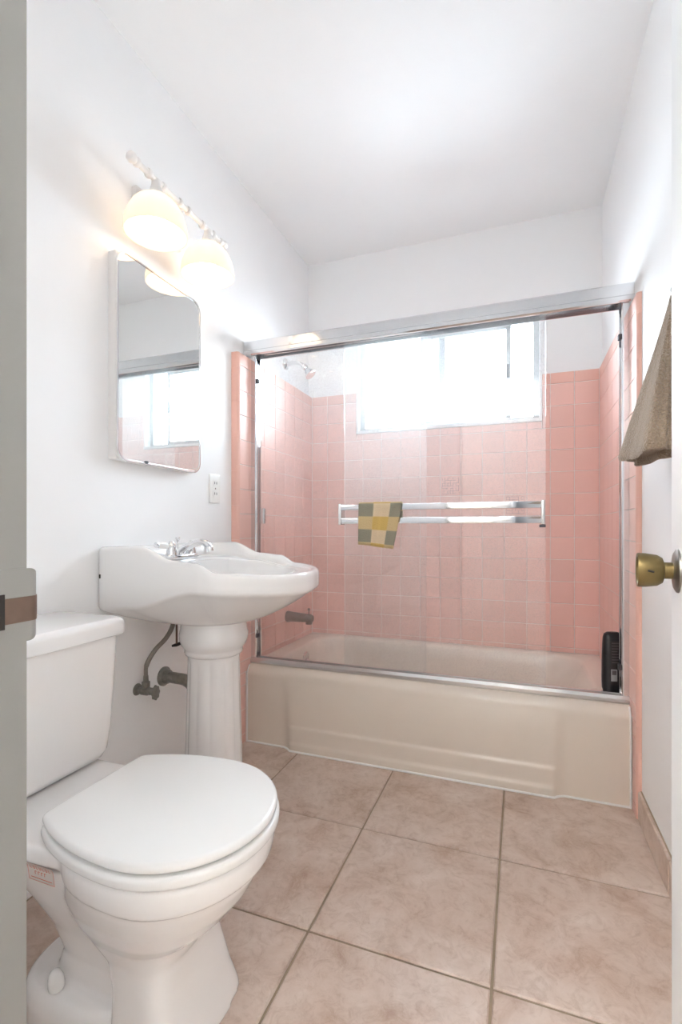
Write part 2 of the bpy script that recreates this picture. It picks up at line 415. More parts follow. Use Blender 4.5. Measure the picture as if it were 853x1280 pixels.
# grout beds
bm = bmesh.new()
for b in ((XL+0.02, WX0-0.004, YBT+0.0022, YB+0.01, 0.3, ZT-0.004), (WX1+0.004, XR, YBT+0.0022, YB+0.01, 0.3, ZT-0.004), (WX0-0.004, WX1+0.004, YBT+0.0022, YB+0.01, 0.3, WZ0-0.004)): box(bm, *b)
finish('grout_bed', bm, 'grout', wb, smooth=False)
boxo('grout_bed', (XL-0.01, XLT-0.0022, YTL+0.012, YB, 0.0, ZT-0.004), 'grout', wl)
boxo('grout_bed', (XRT+0.0022, XR+0.01, YTL+0.012, YB, 0.0, ZT-0.004), 'grout', wr)
hole = (WX0, WX1, WZ0, 9)
ACC = {(6, 4), (3, 5)}
cols = [XRT-T*k for k in range(14)]+[XLT]
accents = []
for c in range(14):
    for lo, hi, k in rows_between(ZTUB):
        for (a, b, d, e) in rect_sub((cols[c+1], cols[c], lo, hi), hole):
            o = put(wb, '-y', a, b, d, e, YBT)
            if (c, k) in ACC: accents.append((o, a, b, d, e))
    for (a, b, d, e) in rect_sub((cols[c+1], cols[c], rows[0], ZT), hole): put(wb, '-y', a, b, d, e, YBT, 'pinkcap', 'cap_tile')
# accent tiles: raised crossing line pattern
for o, a, b, d, e in accents:
    bm = bmesh.new(); w = 0.0006; rnd = random.Random(int(a*1000))
    n = 6; p = 0.012; s = (b-a-2*p)/n; y = YBT-0.0004
    for i in range(n+1):
        for j in range(n):
            if rnd.random() < 0.62: box(bm, a+p+i*s-w, a+p+i*s+w, y, YBT+0.001, d+p+j*s-w, d+p+(j+1)*s+w)
            if rnd.random() < 0.62: box(bm, a+p+j*s-w, a+p+(j+1)*s+w, y, YBT+0.001, d+p+i*s-w, d+p+i*s+w)
    q = finish('line_pattern', bm, 'darkline', o, smooth=False); q['label'] = 'grey crossing line ornament on tile'
# side walls
def side(wall, kind, face, back):
    ycol = [YTL+0.012+T*k for k in range(8)]
    ycol = [y for y in ycol if y < YBT-0.02]+[YBT]
    for a, b in zip(ycol, ycol[1:]):
        for lo, hi, k in rows_between(0.0 if a < YF-0.01 else ZTUB-0.03):
            if a < YF-0.01 and hi < ZTUB-0.03: put(wall, kind, a, min(b, YF-0.004), lo, hi, face)
            else:
                if a < YF-0.01 and lo < ZTUB-0.03: put(wall, kind, a, YF-0.004, lo, ZTUB-0.03, face)
                put(wall, kind, a, b, max(lo, ZTUB-0.03), hi, face)
        put(wall, kind, a, b, rows[0], ZT, face, 'pinkcap', 'cap_tile')
    # rounded bullnose pieces down the front edge
    L = 0.152; z = 0.001; sgn = 1 if kind == '+x' else -1
    x0 = (XL if kind == '+x' else XR); dx = abs(face-x0)
    while z < ZT-0.01:
        z1 = min(z+L, ZT)
        prof = [(x0-sgn*0.004, YTL+0.0125), (x0-sgn*0.004, YTL)]
        rr = min(0.011, dx*0.7)
        for i in range(6):
            t = PI/2*i/5
            prof.append((face-sgn*rr+sgn*rr*math.sin(t), YTL+0.012-0.012*math.cos(t)))
        prof.append((face, YTL+0.0125))
        bm = prism(bmesh.new(), prof, 'z', z+0.0004, z1-0.0004)
        finish('bullnose_tile', bm, 'pinkcap', wall, autosmooth=50)
        z = z1
side(wl, '+x', XLT, XL)
side(wr, '-x', XRT, XR)

# ------------------------------------------------------------------ window
yw = 2.70
win = thing('window_1', (-0.39, yw, WZ0), 'bright aluminium sliding window over the tub', None, kind='structure')
bm = bmesh.new(); f = 0.028
for b in ((WX0, WX0+0.012, YBT-0.004, yw+0.03, WZ0, WZ1), (WX1-0.012, WX1, YBT-0.004, yw+0.03, WZ0, WZ1), (WX0, WX1, YBT-0.010, yw+0.03, WZ0, WZ0+0.016), (WX0, WX1, YBT, yw+0.03, WZ1-0.012, WZ1)): box(bm, *b)
finish('window_reveal', bm, 'trimpaint', win, smooth=False)
bm = bmesh.new(); a0, a1, c0, c1 = WX0+0.012, WX1-0.012, WZ0+0.016, WZ1-0.012
for b in ((a0, a0+f, yw-0.03, yw+0.03, c0, c1), (a1-f, a1, yw-0.03, yw+0.03, c0, c1), (a0, a1, yw-0.03, yw+0.03, c0, c0+0.02), (a0, a1, yw-0.03, yw+0.03, c1-f, c1)): box(bm, *b)
finish('window_frame', bm, 'aluminium', win, smooth=False)
xm = -0.412
boxo('mullion', (xm-0.018, xm+0.018, yw, yw+0.028, c0+0.02, c1-f), 'aluminium', win)
boxo('pane', (a0+f, xm-0.018, yw+0.012, yw+0.016, c0+0.02, c1-f), 'winglass', win)
boxo('pane', (xm+0.018, a1-f, yw+0.020, yw+0.023, c0+0.02, c1-f), 'winglass', win)['label'] = 'outer pane behind the sash'
sx0, sx1 = -0.525, -0.048
bm = bmesh.new()
for b in ((sx0, sx0+0.02, yw-0.022, yw-0.004, c0+0.02, c1-f), (sx1-0.024, sx1, yw-0.022, yw-0.004, c0+0.02, c1-f), (sx0, sx1, yw-0.022, yw-0.004, c0+0.02, c0+0.036), (sx0, sx1, yw-0.022, yw-0.004, c1-f-0.02, c1-f)): box(bm, *b)
sash = finish('sliding_sash', bm, 'aluminium', win, smooth=False)
boxo('sash_pane', (sx0+0.02, sx1-0.024, yw-0.015, yw-0.011, c0+0.036, c1-f-0.02), 'winglass', sash)
boxo('latch', (sx1-0.022, sx1-0.006, yw-0.036, yw-0.022, 1.755, 1.825), 'rubber', sash, bev=0.003)
boxo('inner_stile', (-0.468, -0.459, yw-0.002, yw+0.012, c0+0.02, c1-f), 'aluminium', win)

# ------------------------------------------------------------------ doorway: jambs, strike plate, open door
XJ = -0.415
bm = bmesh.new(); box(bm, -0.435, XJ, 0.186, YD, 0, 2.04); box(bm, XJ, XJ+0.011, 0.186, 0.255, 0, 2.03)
jamb = tag(finish('trim_1', bm, 'shadedjamb', smooth=False), 'white painted latch-side door jamb, colour darkened as shade', kind='structure')
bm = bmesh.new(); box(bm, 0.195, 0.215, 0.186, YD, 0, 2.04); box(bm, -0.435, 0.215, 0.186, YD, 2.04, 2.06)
tag(finish('trim_2', bm, 'shadedjamb', smooth=False), 'white painted hinge-side jamb and head of the doorway', kind='structure')
# strike plate with curved lip
def strike(z0, z1, x, r, m, nm, parent, th=0.0016):
    L1 = YD+0.002-0.262; L = L1+0.012; h = (z1-z0)/2; zc = (z0+z1)/2
    ss = [0, L1*0.5, L1*0.8, L1]+[L1+0.012*i/12 for i in range(1, 13)]
    bm = bmesh.new(); F, B = [], []
    for q in ss:
        hh = h
        if r and q > L-r: hh = h-r+math.sqrt(max(0, r*r-(q-(L-r))**2))
        t = max(0, q-L1)/0.010
        px_, py_ = x-0.010*(1-math.cos(t)), min(q, L1)+0.262+0.010*math.sin(t)
        F.append([bm.verts.new((px_+th*math.cos(t), py_+th*math.sin(t), zc+k*hh)) for k in (-1, 1)])
        B.append([bm.verts.new((px_, py_, zc+k*hh)) for k in (-1, 1)])
    for i in range(len(ss)-1):
        bm.faces.new((F[i][0], F[i+1][0], F[i+1][1], F[i][1])); bm.faces.new((B[i][0], B[i][1], B[i+1][1], B[i+1][0]))
        bm.faces.new((F[i][1], F[i+1][1], B[i+1][1], B[i][1])); bm.faces.new((F[i][0], B[i][0], B[i+1][0], F[i+1][0]))
    bm.faces.new((F[0][0], F[0][1], B[0][1], B[0][0])); bm.faces.new((F[-1][0], B[-1][0], B[-1][1], F[-1][1]))
    recalc(bm)
    return finish(nm, bm, m, parent)
sp = strike(0.860, 0.925, XJ, 0.014, 'shadedjamb', 'strike_plate', jamb); sp['label'] = 'paint-covered strike plate'
strike(0.878, 0.900, XJ+0.0012, 0, 'brownmetal', 'bare_lip', sp)['label'] = 'bare brown metal band of strike plate'
boxo('latch_hole', (XJ+0.0014, XJ+0.0032, 0.262, 0.2845, 0.874, 0.904), 'dark', sp)['label'] = 'dark latch hole'

ph = math.radians(6.5); DL = Vector((0.2287, 0.912, 0)); dd = Vector((math.sin(ph), math.cos(ph), 0)); dn = Vector((-math.cos(ph), math.sin(ph), 0))
def dpt(s, n, z): p = DL-dd*s+dn*n; return (p.x, p.y, z)
bm = bmesh.new()
loft(bm, [[dpt(0, 0, z), dpt(0, -0.035, z), dpt(0.605, -0.035, z), dpt(0.605, 0, z)] for z in (0.012, 2.03)]); recalc(bm)
bmesh.ops.bevel(bm, geom=bm.edges[:], offset=0.0015, segments=1, affect='EDGES')
door = tag(finish('door_1', bm, 'doorpaint', origin=dpt(0.3, -0.017, 0.012)), 'white flush door standing open against the right wall', kind='structure')
kz = 0.897; kc = Vector(dpt(0.062, 0, kz))
bm = lathe(bmesh.new(), [(0.033, 0), (0.0325, 0.0025), (0.027, 0.0055), (0.016, 0.007), (0.0125, 0.007)], kc, dn, 40)
rose = finish('knob_rose', bm, 'nickel', door); rose['label'] = 'dull metal rose plate'
bm = lathe(bmesh.new(), [(0.0125, 0.005), (0.0125, 0.018), (0.019, 0.020), (0.0235, 0.027), (0.0258, 0.042), (0.0262, 0.051), (0.0255, 0.053), (0.021, 0.0525), (0.019, 0.049), (0.001, 0.049)], kc, dn, 40)
kn = finish('door_knob', bm, 'brass', door); kn['label'] = 'tarnished brass round door knob'
bm = bmesh.new(); q = kc+dn*0.037+Vector((0, 0, 0))
tube(bm, [q-dd*0.0245+dn*-0.004+Vector((0, 0, -0.001)), q-dd*0.0252+dn*0.004+Vector((0, 0, 0.001))], 0.0016, 8)
for z0 in (0.25, 1.75):
    bm2 = lathe(bmesh.new(), [(0.006, 0), (0.006, 0.09)], dpt(0.609, -0.040, z0), (0, 0, 1), 14)
    finish('hinge', bm2, 'nickel', door)
finish('keyhole_slot', bm, 'dark', kn)

# ------------------------------------------------------------------ bathtub
tub = thing('bathtub', ((XLT+XRT)/2, (YF+YBT)/2, 0), 'almond enamel alcove bathtub with ribbed front apron', 'bathtub')
X0, X1 = XLT+0.002, XRT-0.002
def rrect(x0, x1, y0, y1, r, z, k=8):
    out = []
    for cx, cy, a0 in ((x1-r, y1-r, 0), (x0+r, y1-r, PI/2), (x0+r, y0+r, PI), (x1-r, y0+r, 1.5*PI)):
        for i in range(k+1):
            a = a0+PI/2*i/k; out.append((cx+r*math.cos(a), cy+r*math.sin(a), z))
    return out
bm = bmesh.new()
yf, yb = YF+0.03, YBT-0.002
R = [rrect(X0, X1, yf, yb, 0.004, 0.02), rrect(X0, X1, yf, yb, 0.004, ZTUB),
     rrect(X0+0.075, X1-0.075, yf+0.065, yb-0.045, 0.11, ZTUB), rrect(X0+0.083, X1-0.085, yf+0.073, yb-0.053, 0.11, ZTUB-0.004), rrect(X0+0.09, X1-0.095, yf+0.080, yb-0.060, 0.12, ZTUB-0.014),
     rrect(X0+0.10, X1-0.12, yf+0.088, yb-0.068, 0.13, ZTUB-0.06), rrect(X0+0.125, X1-0.20, yf+0.10, yb-0.08, 0.14, 0.16), rrect(X0+0.15, X1-0.27, yf+0.115, yb-0.095, 0.14, 0.10), rrect(X0+0.20, X1-0.34, yf+0.15, yb-0.13, 0.13, 0.072), rrect(X0+0.26, X1-0.42, yf+0.19, yb-0.17, 0.10, 0.066)]
loft(bm, R); recalc(bm)
finish('tub_basin', bm, 'tub', tub, autosmooth=60)
# apron: height profile, with the middle section proud and two ribs
bm = bmesh.new()
nx = 150; zs = [0.003, 0.012, 0.026, 0.030, 0.034, 0.040, 0.046, 0.056, 0.075, 0.092, 0.098, 0.102, 0.106, 0.110, 0.116, 0.13, 0.16, 0.20, 0.25, 0.285, 0.300]
def sm(a, b, t): t = max(0, min(1, (t-a)/(b-a))); return t*t*(3-2*t)
def apy(x, z):
    xl, xr = X0+0.205, X1-0.225
    c = sm(xl-0.02, xl+0.02, x)*(1-sm(xr-0.02, xr+0.02, x))
    c2 = sm(xl+0.012, xl+0.022, x)*(1-sm(xr-0.022, xr-0.012, x))
    y = YF-0.014*c*(1-sm(0.22, 0.31, z))
    y -= c2*(0.006*(1-sm(0.098, 0.110, z))+0.006*(1-sm(0.028, 0.044, z)))
    return y
rings = []
for i in range(nx+1):
    x = X0+(X1-X0)*i/nx
    col = [(x, apy(x, z), z) for z in zs]
    rr = ZTUB-0.300
    for j in range(1, 8):
        t = PI/2*j/7; col.append((x, YF+0.040*(1-math.cos(t)), 0.300+rr*math.sin(t)))
    col.append((x, YF+0.10, ZTUB))
    rings.append(col)
loft(bm, rings, False, False, close=False); recalc(bm)
for f_ in bm.faces:
    if f_.normal.y > 0.3: f_.normal_flip()
finish('apron', bm, 'tub', tub, autosmooth=60)
bm = bmesh.new(); tube(bm, [(X0, YF-0.001, 0.003)]+[(X0+(X1-X0)*i/80, apy(X0+(X1-X0)*i/80, 0.003)-0.001, 0.003) for i in range(1, 80)]+[(X1, YF-0.001, 0.003)], 0.0045, 6)
finish('caulk_bead', bm, 'plate', tub)
for xx in (X0+0.002, X1-0.002):
    bm = tube(bmesh.new(), [(xx, YF-0.002, 0.0), (xx, YF-0.001, 0.28), (xx, YF+0.004, 0.32), (xx, YF+0.02, 0.342)], 0.0035, 6)
    finish('caulk_bead', bm, 'plate', tub)
# overflow plate and drain lever on the left end wall of the basin
bm = lathe(bmesh.new(), [(0.034, 0), (0.034, 0.004), (0.028, 0.009), (0.012, 0.011), (0.001, 0.011)], (X0+0.097, 2.31, 0.282), (1, 0, -0.15), 28)
ov = finish('overflow_plate', bm, 'chrome', tub); ov['label'] = 'chrome overflow plate'
bm = tube(bmesh.new(), [(X0+0.106, 2.31, 0.277), (X0+0.125, 2.312, 0.258), (X0+0.129, 2.314, 0.246)], [0.006, 0.006, 0.009], 10)
finish('drain_lever', bm, 'chrome', ov)

# ------------------------------------------------------------------ shower enclosure frame
enc = thing('shower_door_frame', ((XL+XR)/2, 1.955, ZTUB), 'chrome header, side jambs and sill framing the tub opening', 'door frame')
prof = [(1.925, 1.757), (1.920, 1.762), (1.920, 1.776), (1.925, 1.781), (1.925, 1.818), (1.930, 1.824), (1.990, 1.824), (1.992, 1.820), (1.992, 1.757), (1.988, 1.757), (1.988, 1.80), (1.930, 1.80), (1.930, 1.757)]
bm = prism(bmesh.new(), prof, 'x', XL+0.001, XR-0.001)
hd = finish('header', bm, 'chrome', enc, smooth=False); hd['label'] = 'long chrome header rail'
prof = [(1.926, ZTUB), (1.923, ZTUB+0.006), (1.923, ZTUB+0.016), (1.930, ZTUB+0.027), (1.934, ZTUB+0.027), (1.936, ZTUB+0.012), (1.976, ZTUB+0.012), (1.978, ZTUB+0.022), (1.984, ZTUB+0.022), (1.987, ZTUB)]
finish('sill_track', prism(bmesh.new(), prof, 'x', XLT+0.001, XRT-0.001), 'satin', enc, smooth=False)
for s, x in ((1, XLT+0.0005), (-1, XRT-0.0005)):
    prof = [(x, 1.932), (x+s*0.020, 1.932), (x+s*0.024, 1.936), (x+s*0.024, 1.940), (x+s*0.006, 1.942), (x+s*0.006, 1.976), (x+s*0.024, 1.978), (x+s*0.024, 1.984), (x, 1.984)]
    jb = finish('jamb', prism(bmesh.new(), prof, 'z', ZTUB+0.010, 1.757), 'chrome', enc, smooth=False)
    for z in (1.64, 0.47):
        a, b = sorted((x+s*0.020, x+s*0.034)); boxo('bumper', (a, b, 1.934, 1.952, z-0.010, z+0.010), 'rubber', jb, bev=0.002)

# sliding glass panels
def panel(x0, x1, y, label, name='sliding_glass_door'):
    t = thing(name, ((x0+x1)/2, y, ZTUB+0.013), label, 'shower door', 'sliding shower door panels')
    p = boxo('pane', (x0, x1, y-0.0025, y+0.0025, ZTUB+0.014, 1.775), 'glass', t)
    bm = bmesh.new(); box(bm, x0+0.02, x1-0.02, y-0.006, y+0.006, 1.765, 1.792); finish('hanger_rail', bm, 'satin', t, smooth=False)
    return t
p_out = panel(-0.713, 0.088, 1.948, 'outer sliding glass shower panel carrying a double towel bar')
p_in = panel(XLT+0.030, -0.362, 1.968, 'inner sliding glass shower panel with small finger pull by the jamb')
bx0, bx1, yb_ = -0.718, 0.079, 1.902
for z in (1.050, 0.994):
    bm = box(bmesh.new(), bx0+0.008, bx1-0.008, yb_-0.004, yb_+0.004, z-0.0125, z+0.0125, bev=0.0025)
    q = finish('towel_bar', bm, 'chrome', p_out); q['label'] = 'flat chrome towel bar'
for x in (bx0, bx1):
    bm = box(bmesh.new(), x-0.004 if x < -0.3 else x-0.008, x+0.008 if x < -0.3 else x+0.004, yb_-0.006, 1.9455, 0.977, 1.066, bev=0.002)
    finish('bar_bracket', bm, 'satin', p_out)
boxo('bracket_screw', (bx1-0.014, bx1+0.008, 1.918, 1.932, 0.966, 0.977), 'rubber', p_out, bev=0.002)
boxo('finger_pull', (XLT+0.032, XLT+0.058, 1.952, 1.9655, 0.985, 1.055), 'satin', p_in, bev=0.002)['label'] = 'small metal finger pull'

# washcloth over the towel bars
bm = bmesh.new(); uvl = bm.loops.layers.uv.new('UVMap')
wx0, wx1 = -0.630, -0.448; NW, NH = 36, 60
path = []   # (y, z) down the back, over the upper bar, down the front
for z in (0.985, 1.00, 1.02, 1.04, 1.058): path.append((yb_+0.0085, z))
for t in (0.5, 1.2, 1.9, 2.6): path.append((yb_+0.0085*math.cos(t), 1.0625+0.007*math.sin(t)))
for z in [1.058-i*0.0125 for i in range(14)]: path.append((yb_-0.0095, z))
grid = []
slen = 0; lens = [0]
for p, q in zip(path, path[1:]): slen += math.dist(p, q); lens.append(slen)
front0 = lens[9]
for j, (y, z) in enumerate(path):
    row = []
    for i in range(NW+1):
        u = i/NW; drop = max(0, 1.05-z) if j > 8 else 0
        fold = 0.012*math.exp(-((u-0.50)/0.06)**2)
        x = wx0+(wx1-wx0)*u*(1-0.22*drop/0.16*0.9)
        yy = y-(0.003*math.sin(u*9+1)+0.5*fold)*(1 if j > 8 else -0.25)*min(1, 0.25+drop*9)-(0.02*drop if j > 8 else 0)
        zz = z-(0.016*u*drop/0.16 if j > 8 else 0)+0.006*math.sin(u*5)*drop
        row.append(bm.verts.new((x, yy, zz)))
    grid.append(row)
for j in range(len(path)-1):
    for i in range(NW):
        f_ = bm.faces.new((grid[j][i], grid[j][i+1], grid[j+1][i+1], grid[j+1][i]))
        for lp, (ii, jj) in zip(f_.loops, ((i, j), (i+1, j), (i+1, j+1), (i, j+1))):
            lp[uvl].uv = (ii/NW*2.55+0.60, (lens[jj]-front0)/0.052+0.62)
wc = finish('washcloth', bm, 'gingham', origin=((wx0+wx1)/2, yb_-0.01, 0.89), autosmooth=80)
md = wc.modifiers.new('thickness', 'SOLIDIFY'); md.thickness = 0.0035; md.offset = 0
tag(wc, 'grey and yellow checked washcloth folded over the chrome towel bars', 'washcloth')

# shower head
sh = thing('shower_head', (XL, 2.345, 1.845), 'chrome shower head on curved arm above the pink tiles', 'shower head')
finish('wall_flange', lathe(bmesh.new(), [(0.032, 0), (0.030, 0.006), (0.018, 0.012), (0.010, 0.014)], (XL, 2.345, 1.855), (1, 0, 0), 28), 'chrome', sh)
finish('shower_arm', tube(bmesh.new(), catmull([(XL+0.008, 2.345, 1.855), (XL+0.05, 2.345, 1.858), (XL+0.09, 2.345, 1.848), (XL+0.118, 2.345, 1.822)], 6), 0.0095, 14), 'chrome', sh)
finish('spray_head', lathe(bmesh.new(), [(0.012, -0.01), (0.016, 0.0), (0.016, 0.012), (0.012, 0.018), (0.016, 0.028), (0.030, 0.050), (0.032, 0.060), (0.028, 0.062), (0.001, 0.060)], (XL+0.114, 2.345, 1.828), (0.62, 0, -0.78), 28), 'chrome', sh)
# tub spout
so = thing('tub_spout', (XLT, 2.30, 0.465), 'dull chrome tub spout with diverter knob on pink tiles', 'faucet')
bm = bmesh.new(); rings = []
for x, rz, ry, dz in ((0.0, 0.029, 0.029, 0), (0.008, 0.030, 0.030, 0), (0.02, 0.027, 0.027, 0), (0.07, 0.024, 0.025, -0.001), (0.11, 0.022, 0.024, -0.002), (0.135, 0.022, 0.024, -0.003), (0.146, 0.017, 0.020, -0.004), (0.149, 0.008, 0.010, -0.005)):
    rings.append([(XLT+x, 2.30+ry*math.cos(2*PI*i/24), 0.495+dz+rz*math.sin(2*PI*i/24)) for i in range(24)])
finish('spout_body', recalc(loft(bm, rings)), 'nickel', so)
finish('spout_mouth', lathe(bmesh.new(), [(0.017, 0), (0.017, 0.024), (0.014, 0.030)], (XLT+0.125, 2.30, 0.462), (0, 0, 1), 20), 'nickel', so)
finish('diverter_knob', lathe(bmesh.new(), [(0.003, 0), (0.003, 0.020), (0.007, 0.022), (0.007, 0.030), (0.002, 0.033)], (XLT+0.125, 2.30, 0.513), (0, 0, 1), 14), 'nickel', so)

# shampoo bottle, standing on its cap behind the sill
bx, by, bz = 0.318, 2.012, ZTUB
bt = thing('shampoo_bottle', (bx, by, bz), 'black shampoo bottle with pale label on the tub rim corner', 'bottle')
rings = []
ca, sa = math.cos(0.25), math.sin(0.25)
def oval(rx, ry, z, e=2.4, n=36):
    return [(bx+(p[0])*ca-(p[1])*sa, by+p[0]*sa+p[1]*ca, bz+z) for p in sup(0, 0, rx, ry, 0, e, n)]
for rx, ry, z in ((0.028, 0.018, 0), (0.031, 0.021, 0.002), (0.032, 0.022, 0.012), (0.0325, 0.0225, 0.021)): rings.append(oval(rx, ry, z))
finish('cap', loft(bmesh.new(), rings), 'black', bt)
rings = [oval(rx, ry, z) for rx, ry, z in ((0.033, 0.023, 0.0215), (0.0355, 0.0245, 0.030), (0.0365, 0.025, 0.07), (0.0360, 0.0245, 0.13), (0.034, 0.023, 0.19), (0.0325, 0.021, 0.215), (0.029, 0.017, 0.228), (0.020, 0.010, 0.2345), (0.004, 0.002, 0.2355))]
bo = finish('bottle_body', loft(bmesh.new(), rings), 'black', bt)
def bface(x0, x1, z0, z1, m, nm, parent, off=0.0004):
    bm = bmesh.new(); N = 8; g = []
    for k in range(2):
        z = (z0, z1)[k]; t = min(1, max(0, (z-0.07)/0.12)); rx, ry = 0.0365-0.0025*t, 0.025-0.002*t; row = []
        for i in range(N+1):
            x = x0+(x1-x0)*i/N; y = -ry*(1-abs(x/rx)**2.4)**(1/2.4)-off-0.0006
            row.append(bm.verts.new((bx+x*ca-y*sa, by+x*sa+y*ca, bz+z)))
        g.append(row)
    for i in range(N): bm.faces.new((g[0][i], g[0][i+1], g[1][i+1], g[1][i]))
    return finish(nm, bm, m, parent)
lb = bface(-0.016, 0.028, 0.045, 0.205, 'blacklabel', 'label_print', bo)
for i, (z, w) in enumerate(((0.198, 0.030), (0.188, 0.032), (0.178, 0.024), (0.168, 0.020), (0.158, 0.024), (0.148, 0.030), (0.138, 0.026), (0.128, 0.024))):
    bface(-0.012, -0.012+w, z-0.0016, z+0.0016, 'greyprint', 'print_line', bo, 0.0009)
wl_ = bface(-0.015, 0.006, 0.060, 0.103, 'whitelabel', 'price_sticker', bo, 0.0009); wl_['label'] = 'pale rectangular sticker'
bface(-0.012, 0.003, 0.083, 0.099, 'greyprint', 'sticker_print', bo, 0.0014)
bface(-0.012, 0.003, 0.066, 0.079, 'whitelabel', 'sticker_code', bo, 0.0014)

# ------------------------------------------------------------------ taupe towel on a wall hook
hk = thing('towel_hook', (XR, 1.30, 1.475), 'small metal hook on the wall under the taupe towel', 'hook')
finish('hook_plate', lathe(bmesh.new(), [(0.018, 0), (0.017, 0.004), (0.008, 0.006)], (XR, 1.30, 1.495), (-1, 0, 0), 20), 'satin', hk)
finish('hook_arm', tube(bmesh.new(), catmull([(XR-0.004, 1.30, 1.495), (XR-0.03, 1.30, 1.488), (XR-0.045, 1.30, 1.500), (XR-0.046, 1.30, 1.515)], 6), 0.005, 10), 'satin', hk)
bm = bmesh.new(); rings = []; NR = 120
zt, zb = 1.512, 1.148
for k in range(46):
    t = k/45; z = zt+(zb-zt)*t
    fl = 0.08+0.92*min(1, t*1.02)**1.25
    cy = 1.30+0.085*t; cx = XR-0.040-0.026*t
    ring = []
    for i in range(NR):
        a = 2*PI*i/NR
        ry, rx = 0.180*fl, 0.056*fl**0.8
        w = 1+0.16*min(1, t*1.8)*math.sin(5*a+0.9)+0.05*math.sin(11*a+2.0+t)
        x = cx+rx*math.cos(a)*w; y = cy+ry*math.sin(a)*w
        zz = z+(0.004*math.sin(3*a+0.6)+0.006*math.sin(a))*t**3
        ring.append((min(x, XR-0.004), y, zz))
    rings.append(ring)
def shrink(r, s, dz):
    cx = sum(p[0] for p in r)/len(r); cy = sum(p[1] for p in r)/len(r)
    return [(cx+(p[0]-cx)*s, cy+(p[1]-cy)*s, p[2]+dz) for p in r]
b0 = rings[-1]
rings = [shrink(rings[0], 0.4, 0.006)]+rings+[shrink(b0, 0.985, -0.008), shrink(b0, 0.95, -0.011), shrink(b0, 0.90, -0.008), shrink(b0, 0.86, 0.012)]
loft(bm, rings); recalc(bm)
tw = tag(finish('bath_towel', bm, 'towel', autosmooth=80), 'taupe terry towel hanging in folds beside the open door', 'towel')

# ------------------------------------------------------------------ medicine cabinet with mirror
my0, my1, mz0, mz1, mx = 1.143, 1.552, 1.172, 1.828, -1.161
mc = thing('medicine_cabinet', (XL, (my0+my1)/2, mz0), 'white medicine cabinet with rounded chrome-edged mirror door', 'cabinet')
boxo('cabinet_body', (XL-0.005, mx-0.010, my0+0.004, my1-0.004, mz0+0.004, mz1-0.004), 'lampwhite', mc, bev=0.006, seg=3)
def rr_yz(y0, y1, z0, z1, r, k=10): return [(p[0], p[1]) for p in rrect(y0, y1, z0, z1, r, 0, k)]
def plate_x(P, x0, x1): return [[(x0, a, b) for a, b in P], [(x1, a, b) for a, b in P]]
P = rr_yz(my0, my1, mz0, mz1, 0.042)
bm = loft(bmesh.new(), plate_x(P, mx-0.010, mx-0.0015)); recalc(bm)
md_ = finish('mirror_door', bm, 'lampwhite', mc, smooth=False)
Pi = rr_yz(my0+0.006, my1-0.006, mz0+0.006, mz1-0.006, 0.037)
bm = loft(bmesh.new(), plate_x(Pi, mx-0.003, mx)); recalc(bm)
finish('mirror_glass', bm, 'mirror', md_, smooth=False)
bm = bmesh.new()
Po, Pm = rr_yz(my0, my1, mz0, mz1, 0.042), rr_yz(my0+0.007, my1-0.007, mz0+0.007, mz1-0.007, 0.036)
fr_ = [[(mx-0.004, a, b) for a, b in Po], [(mx+0.0025, a+0, b) for a, b in rr_yz(my0+0.001, my1-0.001, mz0+0.001, mz1-0.001, 0.041)], [(mx+0.0025, a, b) for a, b in rr_yz(my0+0.006, my1-0.006, mz0+0.006, mz1-0.006, 0.037)], [(mx+0.0002, a, b) for a, b in Pm]]
loft(bm, fr_, False, False); recalc(bm)
finish('mirror_frame', bm, 'chrome', md_)
boxo('mirror_clip', (mx, mx+0.004, 1.262, 1.272, mz0+0.002, mz0+0.012), 'rubber', md_)

# ------------------------------------------------------------------ vanity lamp
ly, lz, lx = 1.354, 2.060, -1.080
lamp = thing('vanity_lamp', (XL, ly, 1.99), 'white wall lamp with two lit frosted glass domes above the mirror', 'lamp')
boxo('wall_plate', (XL-0.003, XL+0.022, ly-0.112, ly+0.112, 1.985, 2.087), 'lampwhite', lamp, bev=0.004)
finish('support_arm', tube(bmesh.new(), [(XL+0.015, ly, 2.045), (lx-0.02, ly, 2.058), (lx, ly, lz)], 0.009, 14), 'lampwhite', lamp)
finish('lamp_bar', lathe(bmesh.new(), [(0.0095, -0.222), (0.0095, 0.222)], (lx, ly, lz), (0, 1, 0), 18), 'lampwhite', lamp)
def collar(y, r, w, nm='collar'):
    finish(nm, lathe(bmesh.new(), [(0.009, -w), (r*0.85, -w*0.9), (r, -w*0.4), (r, w*0.4), (r*0.85, w*0.9), (0.009, w)], (lx, y, lz), (0, 1, 0), 18), 'lampwhite', lamp)
for y in (ly-0.215, ly-0.134-0.032, ly-0.134+0.032, ly-0.022, ly+0.022, ly+0.134-0.032, ly+0.134+0.032, ly+0.212): collar(y, 0.0145, 0.008)
